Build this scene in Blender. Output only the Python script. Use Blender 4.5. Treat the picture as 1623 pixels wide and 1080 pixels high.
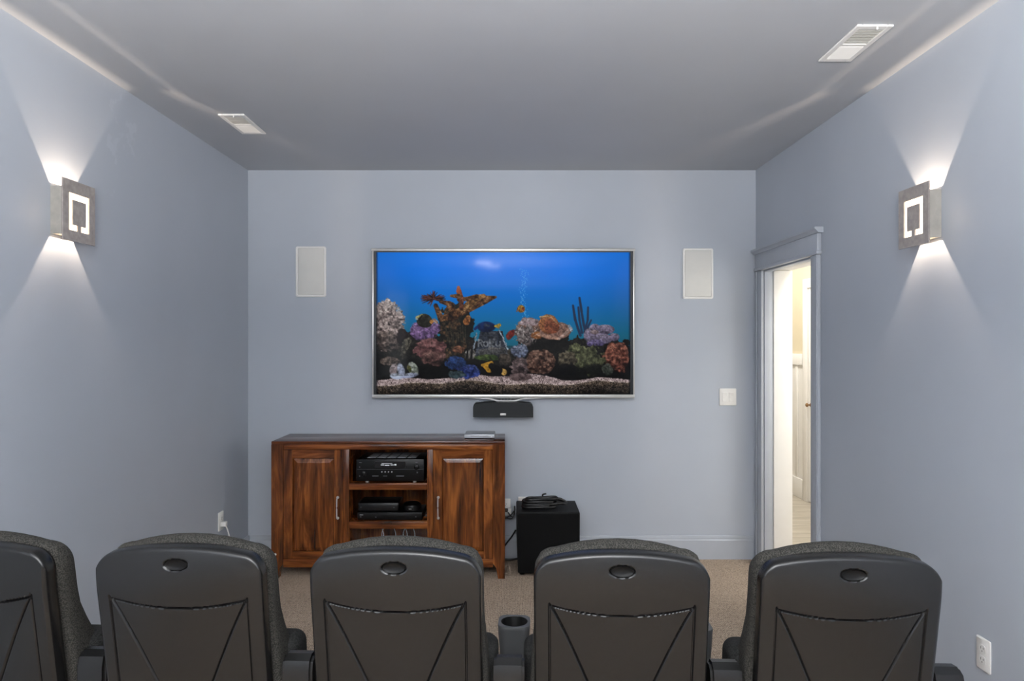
import bpy, bmesh, math, random
import numpy as np
from mathutils import Vector, Matrix
random.seed(7)
S = bpy.context.scene
C = S.collection
for o in list(bpy.data.objects): bpy.data.objects.remove(o, do_unlink=True)
PI = math.pi

# ------------------------------------------------------------------ camera
EYE, F = 1.529, 1082.0
cam_data = bpy.data.cameras.new('camera')
cam = bpy.data.objects.new('camera', cam_data); C.objects.link(cam)
cam.location = (0, 0, EYE); cam.rotation_euler = (PI/2, 0, 0)
cam_data.sensor_width = 36.0; cam_data.lens = 36.0*F/1623
cam_data.shift_x = 3.5/1623; cam_data.shift_y = 2.0/1623
cam_data.clip_start = 0.05
S.camera = cam
# ------------------------------------------------------------------ colour management and world
S.view_settings.view_transform = 'Standard'; S.view_settings.look = 'None'
S.view_settings.gamma = 1.0; S.view_settings.use_curve_mapping = False
S.view_settings.exposure = 0.0
w = bpy.data.worlds.new('world'); S.world = w; w.use_nodes = True
w.node_tree.nodes['Background'].inputs[0].default_value = (0.6, 0.7, 0.9, 1)
w.node_tree.nodes['Background'].inputs[1].default_value = 0.3
# ------------------------------------------------------------------ large lights
def area(name, loc, rot, sx, sy, power, col, spread=PI):
    l = bpy.data.lights.new(name, 'AREA'); l.shape = 'RECTANGLE'; l.size = sx; l.size_y = sy
    l.energy = power; l.color = col; l.spread = spread
    o = bpy.data.objects.new(name, l); C.objects.link(o); o.location = loc; o.rotation_euler = rot
    return o
REAR_FILL_W, CEIL_W, HALL_W, SCONCE_W = 24, 24, 16, 19.0
area('rear_fill', (-0.05, -2.14, 1.77), (PI/2, 0, 0), 3.2, 1.3, REAR_FILL_W, (0.96, 0.98, 1.0))  # added soft fill from behind the camera; no known daylight source there
area('ceiling_lamp', (-0.40, -0.80, 2.72), (0, 0, 0), 0.22, 0.22, CEIL_W, (1.0, 0.96, 0.90))
area('ceiling_lamp', (-0.26, -1.25, 2.72), (0, 0, 0), 0.22, 0.22, CEIL_W*0.7, (1.0, 0.96, 0.90))
area('left_side_fill', (-1.80, -0.85, 1.65), (PI/2, 0, -PI/2+0.35), 1.0, 1.3, 15, (0.90, 0.96, 1.0))  # added area light at left rear for the end chair's shadow; no window
area('hall_side_fill', (2.82, 3.65, 1.45), (PI/2, 0, PI/2), 1.1, 1.4, 19, (0.94, 0.97, 1.0))  # added area light low in the hall, shining through the doorway; no window
area('bounce_flash', (0.0, -0.75, 1.72), (PI, 0, 0), 0.5, 0.4, 575, (1.0, 0.99, 0.97))
area('hall_lamp', (2.35, 3.85, 2.70), (0, 0, 0), 0.5, 1.0, HALL_W, (1.0, 0.97, 0.93))
area('hall_fill_far', (2.08, 6.3, 2.70), (0, 0, 0), 0.3, 2.4, HALL_W*2.1, (1.0, 0.98, 0.94))  # added fill to brighten the far hall wall; no known fitting

# ------------------------------------------------------------------ materials
def lin(c):
    return tuple(((x/255)/12.92 if x/255 <= 0.04045 else ((x/255+0.055)/1.055)**2.4) for x in c)
def new_mat(name):
    m = bpy.data.materials.new(name); m.use_nodes = True
    nt = m.node_tree; b = nt.nodes['Principled BSDF']
    return m, nt, b
def N(nt, kind, **kw):
    n = nt.nodes.new(kind)
    for k, v in kw.items():
        if k in ('operation', 'data_type', 'blend_type', 'wave_type', 'bands_direction', 'feature', 'attribute_name', 'noise_dimensions', 'interpolation'):
            setattr(n, k, v)
        else: n.inputs[k].default_value = v
    return n
def plain(name, rgb, rough=0.5, metal=0.0, spec=0.5, vary=0.06, vscale=8.0, bump=0.0, bscale=200.0, coat=0.0):
    m, nt, b = new_mat(name); L = nt.links.new
    c = lin(rgb)
    tc = N(nt, 'ShaderNodeTexCoord')
    no = N(nt, 'ShaderNodeTexNoise', Scale=vscale, Detail=3.0); L(tc.outputs['Object'], no.inputs['Vector'])
    mx = nt.nodes.new('ShaderNodeValToRGB'); L(no.outputs['Fac'], mx.inputs['Fac'])
    mx.color_ramp.elements[0].position = 0.3; mx.color_ramp.elements[1].position = 0.7
    mx.color_ramp.elements[0].color = tuple(x*(1-vary) for x in c)+(1,)
    mx.color_ramp.elements[1].color = tuple(min(1, x*(1+vary)) for x in c)+(1,)
    L(mx.outputs['Color'], b.inputs['Base Color'])
    b.inputs['Roughness'].default_value = rough; b.inputs['Metallic'].default_value = metal
    b.inputs['Specular IOR Level'].default_value = spec; b.inputs['Coat Weight'].default_value = coat
    if bump:
        n2 = N(nt, 'ShaderNodeTexNoise', Scale=bscale, Detail=2.0); L(tc.outputs['Object'], n2.inputs['Vector'])
        bp = N(nt, 'ShaderNodeBump', Strength=bump, Distance=0.002); L(n2.outputs['Fac'], bp.inputs['Height'])
        L(bp.outputs['Normal'], b.inputs['Normal'])
    return m
def wood(name, axis, dark, mid, light, rough=0.28):
    m, nt, b = new_mat(name); L = nt.links.new
    tc = N(nt, 'ShaderNodeTexCoord'); oi = nt.nodes.new('ShaderNodeObjectInfo')
    add = nt.nodes.new('ShaderNodeVectorMath'); add.operation = 'ADD'
    sc = nt.nodes.new('ShaderNodeVectorMath'); sc.operation = 'SCALE'; sc.inputs['Scale'].default_value = 13.0
    cmb = nt.nodes.new('ShaderNodeCombineXYZ')
    for i in range(3): L(oi.outputs['Random'], cmb.inputs[i])
    L(cmb.outputs[0], sc.inputs[0]); L(tc.outputs['Object'], add.inputs[0]); L(sc.outputs[0], add.inputs[1])
    mp = nt.nodes.new('ShaderNodeMapping'); L(add.outputs[0], mp.inputs['Vector'])
    s = [6.0, 6.0, 6.0]; s[axis] = 0.9; mp.inputs['Scale'].default_value = s
    n1 = N(nt, 'ShaderNodeTexNoise', Scale=2.2, Detail=4.0, Roughness=0.55, Distortion=0.9); L(mp.outputs[0], n1.inputs['Vector'])
    mp2 = nt.nodes.new('ShaderNodeMapping'); L(add.outputs[0], mp2.inputs['Vector'])
    s2 = [70.0, 70.0, 70.0]; s2[axis] = 4.0; mp2.inputs['Scale'].default_value = s2
    n2 = N(nt, 'ShaderNodeTexNoise', Scale=1.5, Detail=2.0); L(mp2.outputs[0], n2.inputs['Vector'])
    mt = N(nt, 'ShaderNodeMath', operation='MULTIPLY_ADD'); L(n2.outputs['Fac'], mt.inputs[0]); mt.inputs[1].default_value = 0.28
    L(n1.outputs['Fac'], mt.inputs[2])
    r = nt.nodes.new('ShaderNodeValToRGB'); L(mt.outputs[0], r.inputs['Fac'])
    e = r.color_ramp.elements
    e[0].position = 0.44; e[0].color = lin(dark)+(1,)
    e[1].position = 0.86; e[1].color = lin(light)+(1,)
    k = e.new(0.64); k.color = lin(mid)+(1,)
    L(r.outputs['Color'], b.inputs['Base Color'])
    b.inputs['Roughness'].default_value = rough; b.inputs['Specular IOR Level'].default_value = 0.5
    return m
def wall_mat(name, rgb, rough=0.45, scuff=None):
    m, nt, b = new_mat(name); L = nt.links.new
    tc = N(nt, 'ShaderNodeTexCoord')
    n = N(nt, 'ShaderNodeTexNoise', Scale=1.3, Detail=3.0); L(tc.outputs['Object'], n.inputs['Vector'])
    r = nt.nodes.new('ShaderNodeValToRGB'); L(n.outputs['Fac'], r.inputs['Fac'])
    c = lin(rgb); e = r.color_ramp.elements
    e[0].position = 0.35; e[1].position = 0.65
    e[0].color = tuple(x*0.975 for x in c)+(1,); e[1].color = tuple(x*1.025 for x in c)+(1,)
    out = r.outputs['Color']
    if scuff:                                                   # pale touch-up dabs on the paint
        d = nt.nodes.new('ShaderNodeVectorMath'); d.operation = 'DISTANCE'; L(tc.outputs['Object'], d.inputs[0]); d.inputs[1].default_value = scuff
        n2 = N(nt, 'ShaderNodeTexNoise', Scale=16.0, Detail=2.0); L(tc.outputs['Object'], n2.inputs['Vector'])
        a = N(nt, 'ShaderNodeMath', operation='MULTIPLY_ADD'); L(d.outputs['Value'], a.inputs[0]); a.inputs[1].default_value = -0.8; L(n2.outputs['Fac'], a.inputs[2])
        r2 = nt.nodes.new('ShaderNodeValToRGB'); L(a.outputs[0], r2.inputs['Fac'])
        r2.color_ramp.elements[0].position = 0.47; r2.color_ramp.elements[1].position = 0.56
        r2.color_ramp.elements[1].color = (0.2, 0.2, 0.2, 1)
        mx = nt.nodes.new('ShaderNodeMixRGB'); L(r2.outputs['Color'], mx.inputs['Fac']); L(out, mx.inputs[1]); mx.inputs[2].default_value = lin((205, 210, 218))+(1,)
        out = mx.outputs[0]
    L(out, b.inputs['Base Color'])
    b.inputs['Roughness'].default_value = rough; b.inputs['Specular IOR Level'].default_value = 0.35
    n3 = N(nt, 'ShaderNodeTexNoise', Scale=260.0, Detail=1.0); L(tc.outputs['Object'], n3.inputs['Vector'])
    bp = N(nt, 'ShaderNodeBump', Strength=0.06, Distance=0.001); L(n3.outputs['Fac'], bp.inputs['Height']); L(bp.outputs['Normal'], b.inputs['Normal'])
    return m
def carpet_mat():
    m, nt, b = new_mat('carpet_beige'); L = nt.links.new
    tc = N(nt, 'ShaderNodeTexCoord')
    mp = nt.nodes.new('ShaderNodeMapping'); mp.inputs['Scale'].default_value = (1, 0.75, 1); L(tc.outputs['Object'], mp.inputs['Vector'])
    v = N(nt, 'ShaderNodeTexVoronoi', Scale=105.0, Randomness=0.35); L(mp.outputs[0], v.inputs['Vector'])
    r = nt.nodes.new('ShaderNodeValToRGB'); L(v.outputs['Distance'], r.inputs['Fac'])
    e = r.color_ramp.elements
    e[0].position = 0.05; e[0].color = lin((215, 194, 172))+(1,)
    e[1].position = 0.75; e[1].color = lin((122, 106, 92))+(1,)
    n = N(nt, 'ShaderNodeTexNoise', Scale=3.0, Detail=3.0); L(tc.outputs['Object'], n.inputs['Vector'])
    mx = nt.nodes.new('ShaderNodeMixRGB'); mx.blend_type = 'MULTIPLY'; mx.inputs['Fac'].default_value = 0.25
    L(r.outputs['Color'], mx.inputs[1]); L(n.outputs['Fac'], mx.inputs[2])
    L(mx.outputs[0], b.inputs['Base Color']); b.inputs['Roughness'].default_value = 0.95; b.inputs['Specular IOR Level'].default_value = 0.1
    iv = N(nt, 'ShaderNodeMath', operation='SUBTRACT'); iv.inputs[0].default_value = 1.0; L(v.outputs['Distance'], iv.inputs[1])
    bp = N(nt, 'ShaderNodeBump', Strength=0.6, Distance=0.004); L(iv.outputs[0], bp.inputs['Height']); L(bp.outputs['Normal'], b.inputs['Normal'])
    return m
def fabric_mat(name, lo, hi, scale=230.0):
    m, nt, b = new_mat(name); L = nt.links.new
    tc = N(nt, 'ShaderNodeTexCoord')
    v = N(nt, 'ShaderNodeTexVoronoi', Scale=scale, Randomness=0.95); L(tc.outputs['Object'], v.inputs['Vector'])
    r = nt.nodes.new('ShaderNodeValToRGB'); L(v.outputs['Distance'], r.inputs['Fac'])
    e = r.color_ramp.elements
    e[0].position = 0.1; e[0].color = lin(hi)+(1,); e[1].position = 0.7; e[1].color = lin(lo)+(1,)
    L(r.outputs['Color'], b.inputs['Base Color']); b.inputs['Roughness'].default_value = 0.9; b.inputs['Specular IOR Level'].default_value = 0.2
    b.inputs['Sheen Weight'].default_value = 0.0
    iv = N(nt, 'ShaderNodeMath', operation='SUBTRACT'); iv.inputs[0].default_value = 1.0; L(v.outputs['Distance'], iv.inputs[1])
    bp = N(nt, 'ShaderNodeBump', Strength=0.3, Distance=0.0015); L(iv.outputs[0], bp.inputs['Height']); L(bp.outputs['Normal'], b.inputs['Normal'])
    return m
def emit(name, rgb, strength):
    m, nt, b = new_mat(name)
    b.inputs['Base Color'].default_value = (0.8, 0.8, 0.8, 1)
    b.inputs['Emission Color'].default_value = lin(rgb)+(1,); b.inputs['Emission Strength'].default_value = strength
    return m
PAINT = (177, 183, 192)
M = dict(
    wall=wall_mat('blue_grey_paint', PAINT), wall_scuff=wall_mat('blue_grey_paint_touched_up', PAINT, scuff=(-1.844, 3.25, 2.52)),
    ceil=wall_mat('ceiling_paint', (178, 181, 186), 0.5), trim=plain('trim_paint', (171, 176, 184), 0.35, vary=0.03),
    carpet=carpet_mat(), white=plain('white_plastic', (236, 234, 230), 0.35, vary=0.02), slot=plain('dark_slot', (60, 58, 55), 0.6),
    grille=plain('white_grille', (216, 214, 208), 0.6, vary=0.03, bump=0.5, bscale=500),
    hallwhite=plain('hall_white_paint', (236, 233, 228), 0.4, vary=0.02), hallcream=plain('hall_cream_paint', (212, 200, 172), 0.5, vary=0.02),
    wv=wood('sheesham_vertical', 2, (42, 20, 9), (100, 53, 23), (156, 92, 41), 0.2), wh=wood('sheesham_horizontal', 0, (46, 22, 9), (104, 54, 23), (158, 94, 42), 0.2),
    wtop=wood('sheesham_top', 0, (36, 18, 10), (76, 38, 20), (108, 60, 32), 0.16),
    plank=wood('hall_oak', 0, (166, 158, 144), (184, 175, 160), (200, 192, 178), 0.4),
    shell=plain('charcoal_moulded_plastic', (19, 19, 19), 0.27, vary=0.04, bump=0.12, bscale=900, spec=0.45),
    cap=plain('black_cap_plastic', (9, 9, 9), 0.5, spec=0.2), fabric=fabric_mat('charcoal_weave', (36, 35, 33), (72, 70, 65), 270.0),
    seatfab=fabric_mat('dark_seat_weave', (26, 26, 26), (50, 50, 49), 270.0),
    armpl=plain('grey_moulded_plastic', (72, 73, 75), 0.5, vary=0.05, bump=0.3, bscale=700), steel=plain('black_steel', (26, 26, 28), 0.4, metal=0.6),
    black=plain('black_plastic', (8, 8, 9), 0.35, spec=0.3), blackmat=plain('black_vinyl', (12, 12, 12), 0.6, spec=0.25, bump=0.2, bscale=400), grey_cloth=plain('charcoal_speaker_cloth', (42, 44, 46), 0.8, bump=0.5, bscale=800), cloth=plain('black_speaker_cloth', (13, 13, 13), 0.85, spec=0.15, bump=0.6, bscale=800),
    lines=plain('pale_print_and_glint', (205, 208, 212), 0.5), dim=plain('dim_grey_print', (92, 94, 98), 0.5),
    silver=plain('silver_bezel', (214, 212, 208), 0.3, metal=0.55), darkbez=plain('black_bezel', (10, 11, 14), 0.3),
    nickel=plain('brushed_nickel', (200, 198, 192), 0.3, metal=0.5), pewter=plain('brushed_pewter', (158, 150, 145), 0.5, metal=0.0, vary=0.18, vscale=40),
    sconcebox=plain('sconce_box_nickel', (176, 172, 164), 0.45, metal=0.5, vary=0.1, vscale=30), glow=emit('warm_glass_glow', (255, 226, 188), 2.6),
    bulb=emit('bulb_glow', (255, 224, 184), 6.0), silverbox=plain('silver_plastic', (182, 184, 188), 0.35, metal=0.4), cord=plain('black_cord', (10, 10, 11), 0.5),
    whitecord=plain('white_cord', (168, 164, 156), 0.5), brass=plain('aged_brass', (150, 118, 84), 0.4, metal=0.7), led=emit('display_glow', (210, 226, 240), 0.22))

# ------------------------------------------------------------------ mesh helpers
def bm_box(bm, x0, x1, y0, y1, z0, z1, bev=0.0, seg=2):
    r = bmesh.ops.create_cube(bm, size=1.0)
    vs = r['verts']
    for v in vs:
        v.co = Vector(((x0+x1)/2+v.co.x*(x1-x0), (y0+y1)/2+v.co.y*(y1-y0), (z0+z1)/2+v.co.z*(z1-z0)))
    if bev:
        es = list({e for v in vs for e in v.link_edges})
        bmesh.ops.bevel(bm, geom=es, offset=bev, segments=seg, affect='EDGES', profile=0.5)
def box(x0, x1, y0, y1, z0, z1, bev=0.0, seg=2, bm=None):
    bm = bm or bmesh.new(); bm_box(bm, x0, x1, y0, y1, z0, z1, bev, seg); return bm
def bm_tube(bm, pts, r, n=8, closed=False):
    pts = [Vector(p) for p in pts]; rings = []
    up = Vector((0, 0, 1)); m = len(pts)
    for i, p in enumerate(pts):
        a = pts[i-1] if (i > 0 or closed) else p; b = pts[(i+1) % m] if (i < m-1 or closed) else p
        t = (b-a).normalized()
        s = t.cross(up)
        if s.length < 1e-4: s = t.cross(Vector((0, 1, 0)))
        s.normalize(); q = s.cross(t)
        rr = r[i] if isinstance(r, (list, tuple)) else r
        rings.append([bm.verts.new(p + (s*math.cos(2*PI*k/n)+q*math.sin(2*PI*k/n))*rr) for k in range(n)])
    for i in range(m if closed else m-1):
        A, B = rings[i], rings[(i+1) % m]
        for k in range(n): bm.faces.new((A[k], A[(k+1) % n], B[(k+1) % n], B[k]))
    if not closed:
        bm.faces.new(rings[0][::-1]); bm.faces.new(rings[-1])
    return bm
def tube(pts, r, n=8, closed=False): return bm_tube(bmesh.new(), pts, r, n, closed)
def smooth_path(pts, sub=6):
    P = [Vector(p) for p in pts]; out = []
    for i in range(len(P)-1):
        p0 = P[max(0, i-1)]; p1 = P[i]; p2 = P[i+1]; p3 = P[min(len(P)-1, i+2)]
        for k in range(sub):
            t = k/sub
            out.append(0.5*((2*p1)+(p2-p0)*t+(2*p0-5*p1+4*p2-p3)*t*t+(3*p1-p0-3*p2+p3)*t**3))
    out.append(P[-1]); return out
def lathe(profile, n=24, axis='Z', bm=None, off=(0, 0, 0), sx=1, sy=1):
    bm = bm or bmesh.new(); rings = []
    def pt(r, h, a):
        x, y = r*math.cos(a)*sx, r*math.sin(a)*sy
        v = (x, y, h) if axis == 'Z' else ((x, h, y) if axis == 'Y' else (h, x, y))
        return Vector(v)+Vector(off)
    for r, h in profile: rings.append([bm.verts.new(pt(max(r, 1e-5), h, 2*PI*k/n)) for k in range(n)])
    for A, B in zip(rings, rings[1:]):
        for k in range(n): bm.faces.new((A[k], A[(k+1) % n], B[(k+1) % n], B[k]))
    bm.faces.new(rings[0][::-1]); bm.faces.new(rings[-1])
    return bm
def prism(poly, axis, a, b, bm=None):
    bm = bm or bmesh.new()
    def P(u, v, h): return {'X': (h, u, v), 'Y': (u, h, v), 'Z': (u, v, h)}[axis]
    A = [bm.verts.new(P(u, v, a)) for u, v in poly]; B = [bm.verts.new(P(u, v, b)) for u, v in poly]
    n = len(poly); bm.faces.new(A[::-1]); bm.faces.new(B)
    for k in range(n): bm.faces.new((A[k], A[(k+1) % n], B[(k+1) % n], B[k]))
    return bm
def loft(rings, cap=True, closed=True):
    bm = bmesh.new(); R = [[bm.verts.new(p) for p in r] for r in rings]; n = len(rings[0])
    for A, B in zip(R, R[1:]):
        for k in range(n): bm.faces.new((A[k], A[(k+1) % n], B[(k+1) % n], B[k]))
    if cap: bm.faces.new(R[0][::-1]); bm.faces.new(R[-1])
    return bm
def rrect(w, h, r, n=6, cx=0, cy=0):
    out = []
    for qx, qy, a0 in ((1, 1, 0), (-1, 1, PI/2), (-1, -1, PI), (1, -1, 1.5*PI)):
        for k in range(n+1):
            a = a0+PI/2*k/n
            out.append((cx+qx*(w/2-r)+r*math.cos(a), cy+qy*(h/2-r)+r*math.sin(a)))
    return out
def obj(name, bm, mat, parent=None, loc=(0, 0, 0), smooth=True, angle=35):
    bmesh.ops.recalc_face_normals(bm, faces=bm.faces[:])
    me = bpy.data.meshes.new(name)
    if smooth:
        for f in bm.faces: f.smooth = True
        lim = math.radians(angle)
        for e in bm.edges:
            if len(e.link_faces) == 2 and e.calc_face_angle(0) > lim: e.smooth = False
    bm.to_mesh(me); bm.free()
    o = bpy.data.objects.new(name, me); C.objects.link(o)
    me.materials.append(M[mat] if isinstance(mat, str) else mat)
    o.location = loc
    if parent: o.parent = parent
    return o
def thing(name, label, cat, loc=(0, 0, 0), rz=0.0, group=None):
    o = bpy.data.objects.new(name, None); C.objects.link(o); o.empty_display_size = 0.1
    o.location = loc; o.rotation_euler = (0, 0, rz); o['label'] = label; o['category'] = cat
    if group: o['group'] = group
    return o
def tag(o, label, cat, group=None):
    o['label'] = label; o['category'] = cat
    if group: o['group'] = group
    return o
def struct(name, bm=None, mat=None, loc=(0, 0, 0)):
    if bm is None:
        o = bpy.data.objects.new(name, None); C.objects.link(o); o.location = loc
    else: o = obj(name, bm, mat, None, loc)
    o['kind'] = 'structure'; return o
def dup(root, loc, rz=0.0, label=None, group=None):
    r = root.copy(); C.objects.link(r); r.location = loc; r.rotation_euler = (0, 0, rz)
    if label: r['label'] = label
    if group: r['group'] = group
    for ch in list(root.children):
        c = ch.copy(); C.objects.link(c); c.parent = r
        for g in list(ch.children):
            d = g.copy(); C.objects.link(d); d.parent = c
    return r
STUFF = ('front_print', 'display_text', 'top_vents', 'slots', 'button', 'sensor_marks')

# ------------------------------------------------------------------ room shell
XL, XR, YB, YR, H = -1.844, 1.733, 4.81, -2.1, 2.738
DY0, DY1, DZ = 3.885, 4.655, 2.02                       # door opening in the right wall
struct('floor', box(XL-0.12, 1.80, YR-0.1, YB+0.1, -0.08, 0), 'carpet')
struct('ceiling', box(XL-0.12, 2.95, YR-0.1, 8.6, H, H+0.1), 'ceil')
struct('wall_back', box(XL-0.12, XR+0.0, YB, YB+0.12, 0, H), 'wall')
struct('wall_left', box(XL-0.12, XL, YR-0.1, YB, 0, H), 'wall_scuff')
b = box(XR, XR+0.067, YR-0.1, DY0, 0, H); bm_box(b, XR, XR+0.067, DY1, YB, 0, H); bm_box(b, XR, XR+0.067, DY0, DY1, DZ, H)
struct('wall_right', b, 'wall')
# rear wall behind the camera, with an opening invented for the rear fill light
b = box(XL, -1.66, YR-0.1, YR, 0, H); bm_box(b, 1.56, XR, YR-0.1, YR, 0, H); bm_box(b, -1.66, 1.56, YR-0.1, YR, 2.44, H); bm_box(b, -1.66, 1.56, YR-0.1, YR, 0, 1.1)
struct('wall_rear', b, 'wall')
# hallway beyond the door
b = box(1.80, 1.92, DY1, 8.5, 0, H); bm_box(b, 1.80, 1.92, 2.9, DY0, 0, H); bm_box(b, 1.80, 1.92, DY0, DY1, DZ+0.03, H)
struct('wall_hallway_near', b, 'hallwhite')
hw = struct('wall_hallway', box(2.86, 2.96, 2.9, 8.5, 0, H), 'hallcream')
struct('wall_hallway_far', box(1.80, 2.96, 8.5, 8.6, 0, H), 'hallcream')
struct('wall_hallway_front', box(1.80, 2.96, 2.8, 2.9, 0, H), 'hallcream')
for y0, y1 in ((2.9, 5.56), (6.61, 8.5)):
    obj('wainscot', box(2.848, 2.86, y0, y1, 0.0, 1.31), 'hallwhite', hw)
    obj('cap_rail', box(2.825, 2.86, y0, y1, 1.30, 1.41, 0.006), 'hallwhite', hw)
    obj('baseboard', box(2.83, 2.848, y0, y1, 0.0, 0.19, 0.004), 'hallwhite', hw)
for y in (5.4, 6.76, 7.4, 8.05): obj('batten', box(2.838, 2.848, y-0.03, y+0.03, 0.19, 1.30, 0.002), 'hallwhite', hw)
fh = struct('floor_hallway', box(1.80, 2.96, 2.8, 8.6, -0.08, -0.012), 'slot')
y = 2.8; k = 0
while y < 8.6:
    xo = 1.80+((k*0.37) % 0.9)
    for x0, x1 in ((1.801, xo-0.001), (xo+0.001, 2.959)):
        if x1-x0 > 0.04: obj('plank', box(x0, x1, y+0.001, y+0.139, -0.012, 0.0, 0.0015, 1), 'plank', fh, smooth=False)
    y += 0.14; k += 1
hd = thing('hallway_door', 'white painted door with brass knob in its frame across the hallway', 'door', (2.859, 6.51, 0))
b = bmesh.new()
for y0, y1, z0, z1 in ((0, 0.09, 0, 2.13), (-0.93, -0.84, 0, 2.13), (-0.84, 0, 2.04, 2.13)): bm_box(b, -0.03, -0.001, y0, y1, z0, z1, 0.004)
obj('door_casing', b, 'hallwhite', hd)
b = box(-0.012, -0.001, -0.838, -0.002, 0.01, 2.038)
for z0, z1 in ((0.2, 0.95), (1.08, 1.9)):
    for y0, y1 in ((-0.74, -0.47), (-0.37, -0.1)): bm_box(b, -0.018, -0.012, y0, y1, z0, z1, 0.004)
lf = obj('door_leaf', b, 'hallwhite', hd)
obj('door_knob', lathe([(0.025, 0), (0.025, 0.004), (0.011, 0.008), (0.011, 0.03), (0.026, 0.042), (0.028, 0.055), (0.018, 0.066), (0, 0.068)], 16, 'X', off=(0, 0, 0)), 'brass', lf, (-0.012, -0.05, 0.93)).scale = (-.7, .7, .7)
# door casing on the theatre side
dr = struct('door_1', loc=(XR, (DY0+DY1)/2, 0))
yc = (DY0+DY1)/2
def dpart(nm, x0, x1, y0, y1, z0, z1, mat='trim', bev=0.003): return obj(nm, box(x0-XR, x1-XR, y0-yc, y1-yc, z0, z1, bev), mat, dr)
dpart('side_casing', XR-0.02, XR-0.0005, DY0-0.085, DY0+0.004, 0, DZ-0.004)
dpart('casing_bead', XR-0.026, XR-0.02, DY0-0.085, DY0-0.066, 0, DZ-0.004)
dpart('side_casing', XR-0.02, XR-0.0005, DY1-0.004, DY1+0.089, 0, DZ-0.004)
dpart('casing_bead', XR-0.026, XR-0.02, DY1+0.07, DY1+0.089, 0, DZ-0.004)
dpart('header_board', XR-0.026, XR-0.0005, DY0-0.09, DY1+0.094, DZ+0.018, DZ+0.115)
dpart('header_bead', XR-0.034, XR-0.0005, DY0-0.1, DY1+0.104, DZ-0.004, DZ+0.018, bev=0.006)
b = prism([(-0.0005, DZ+0.115), (-0.030, DZ+0.115), (-0.036, DZ+0.122), (-0.044, DZ+0.132), (-0.050, DZ+0.134), (-0.050, DZ+0.146), (-0.0005, DZ+0.146)], 'Y', DY0-0.115-yc, DY1+0.116-yc)
obj('header_cap', b, 'trim', dr)
dpart('jamb', XR, XR+0.06, DY1-0.012, DY1-0.0005, 0, DZ-0.002)
dpart('jamb', XR, XR+0.06, DY0+0.0005, DY0+0.012, 0, DZ-0.002)
dpart('head_jamb', XR, XR+0.05, DY0+0.012, DY1-0.012, DZ-0.014, DZ-0.0005)
dpart('door_track', XR+0.055, XR+0.075, DY0+0.012, DY1-0.012, DZ-0.004, DZ+0.02, 'slot')
dpart('head_jamb', XR+0.08, XR+0.187, DY0+0.012, DY1-0.012, DZ-0.006, DZ+0.028, 'hallwhite')
dpart('door_edge', XR+0.0602, XR+0.187, DY1-0.02, DY1-0.0005, 0.005, DZ-0.008, 'hallwhite')
dpart('door_edge', XR+0.0602, XR+0.187, DY0+0.0005, DY0+0.012, 0.005, DZ-0.008, 'hallwhite')
# baseboards
def base(name, along, x0, x1, y0, y1):
    if along == 'x': b = prism([(y1, 0), (y1, .165), (y1-.008, .165), (y1-.012, .158), (y1-.012, .140), (y1-.018, .132), (y1-.018, 0)], 'X', x0, x1)
    else:
        s = 1 if x0 < 0 else -1; X = x0 if s > 0 else x1
        b = prism([(X, 0), (X, .165), (X+s*.008, .165), (X+s*.012, .158), (X+s*.012, .140), (X+s*.018, .132), (X+s*.018, 0)], 'Y', y0, y1)
    return struct(name, b, 'trim')
base('baseboard_back', 'x', XL+.018, XR-.02, YB, YB)
base('baseboard_left', 'y', XL, XL, YR, YB)
base('baseboard_right', 'y', XR, XR, YR, DY0-.09)

# ------------------------------------------------------------------ wall sconces
def make_sconce():
    t = thing('wall_sconce', 'square pewter wall sconce lighting the left wall', 'wall light', (0, 0, 0), group='square pewter wall sconces')
    W = 0.069; HB = 0.096
    obj('back_plate', box(0.0005, 0.004, -W, W, -HB, HB, 0.001), 'sconcebox', t)
    for s in (-1, 1):
        y0, y1 = sorted((s*W, s*(W-0.003)))
        obj('side_panel', box(0.004, 0.049, y0, y1, -HB, HB), 'sconcebox', t)
        obj('cover_strip', box(0.0312, 0.058, -W+0.003, W-0.003, *(sorted((s*(HB-0.004), s*HB)))), 'sconcebox', t)
    PW, PH, X0, X1 = 0.1045, 0.123, 0.070, 0.0745
    b = bmesh.new()
    oy, oz0, oz1 = 0.066, -0.08, 0.072       # slot outer edges
    iy, iz0, iz1 = 0.043, -0.056, 0.045      # centre square
    for y0, y1, z0, z1 in ((-PW, -oy, -PH, PH), (oy, PW, -PH, PH), (-oy, oy, oz1, PH), (-oy, oy, -PH, oz0), (-iy, iy, iz0, iz1), (-0.011, 0.011, oz0, iz0)):
        bm_box(b, X0, X1, y0, y1, z0, z1)
    obj('face_plate', b, 'pewter', t)
    b = bmesh.new()
    for y0, y1, z0, z1 in ((-PW, -.069, -PH, PH), (.069, PW, -PH, PH), (-.069, .069, .077, PH), (-.069, .069, -PH, -.085)): bm_box(b, X0-.0008, X0, y0, y1, z0, z1)
    obj('bounce_mask', b, 'steel', t)  # added dark strips that soak up lamp bounce behind the face plate
    obj('glass_panel', box(0.0660, 0.0697, -0.068, 0.068, -0.084, 0.076, 0.001), 'glow', t)
    obj('glow_stop', box(0.0640, 0.0658, -0.070, 0.070, -0.086, 0.078), 'steel', t)  # added dark sheet that stops the glass glow leaking sideways
    obj('lamp_socket', lathe([(0.010, -0.035), (0.010, -0.028), (0.0115, -0.02), (0.0115, 0.0), (0, 0.001)], 12), 'white', t, (0.0385, 0, -0.018))
    return t
def sconce_lamp(name, loc):
    l = bpy.data.lights.new(name, 'POINT'); l.energy = SCONCE_W; l.color = (1.0, 0.79, 0.60); l.shadow_soft_size = 0.006
    o = bpy.data.objects.new(name, l); C.objects.link(o); o.location = loc
LAMP_X = 0.030
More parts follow.
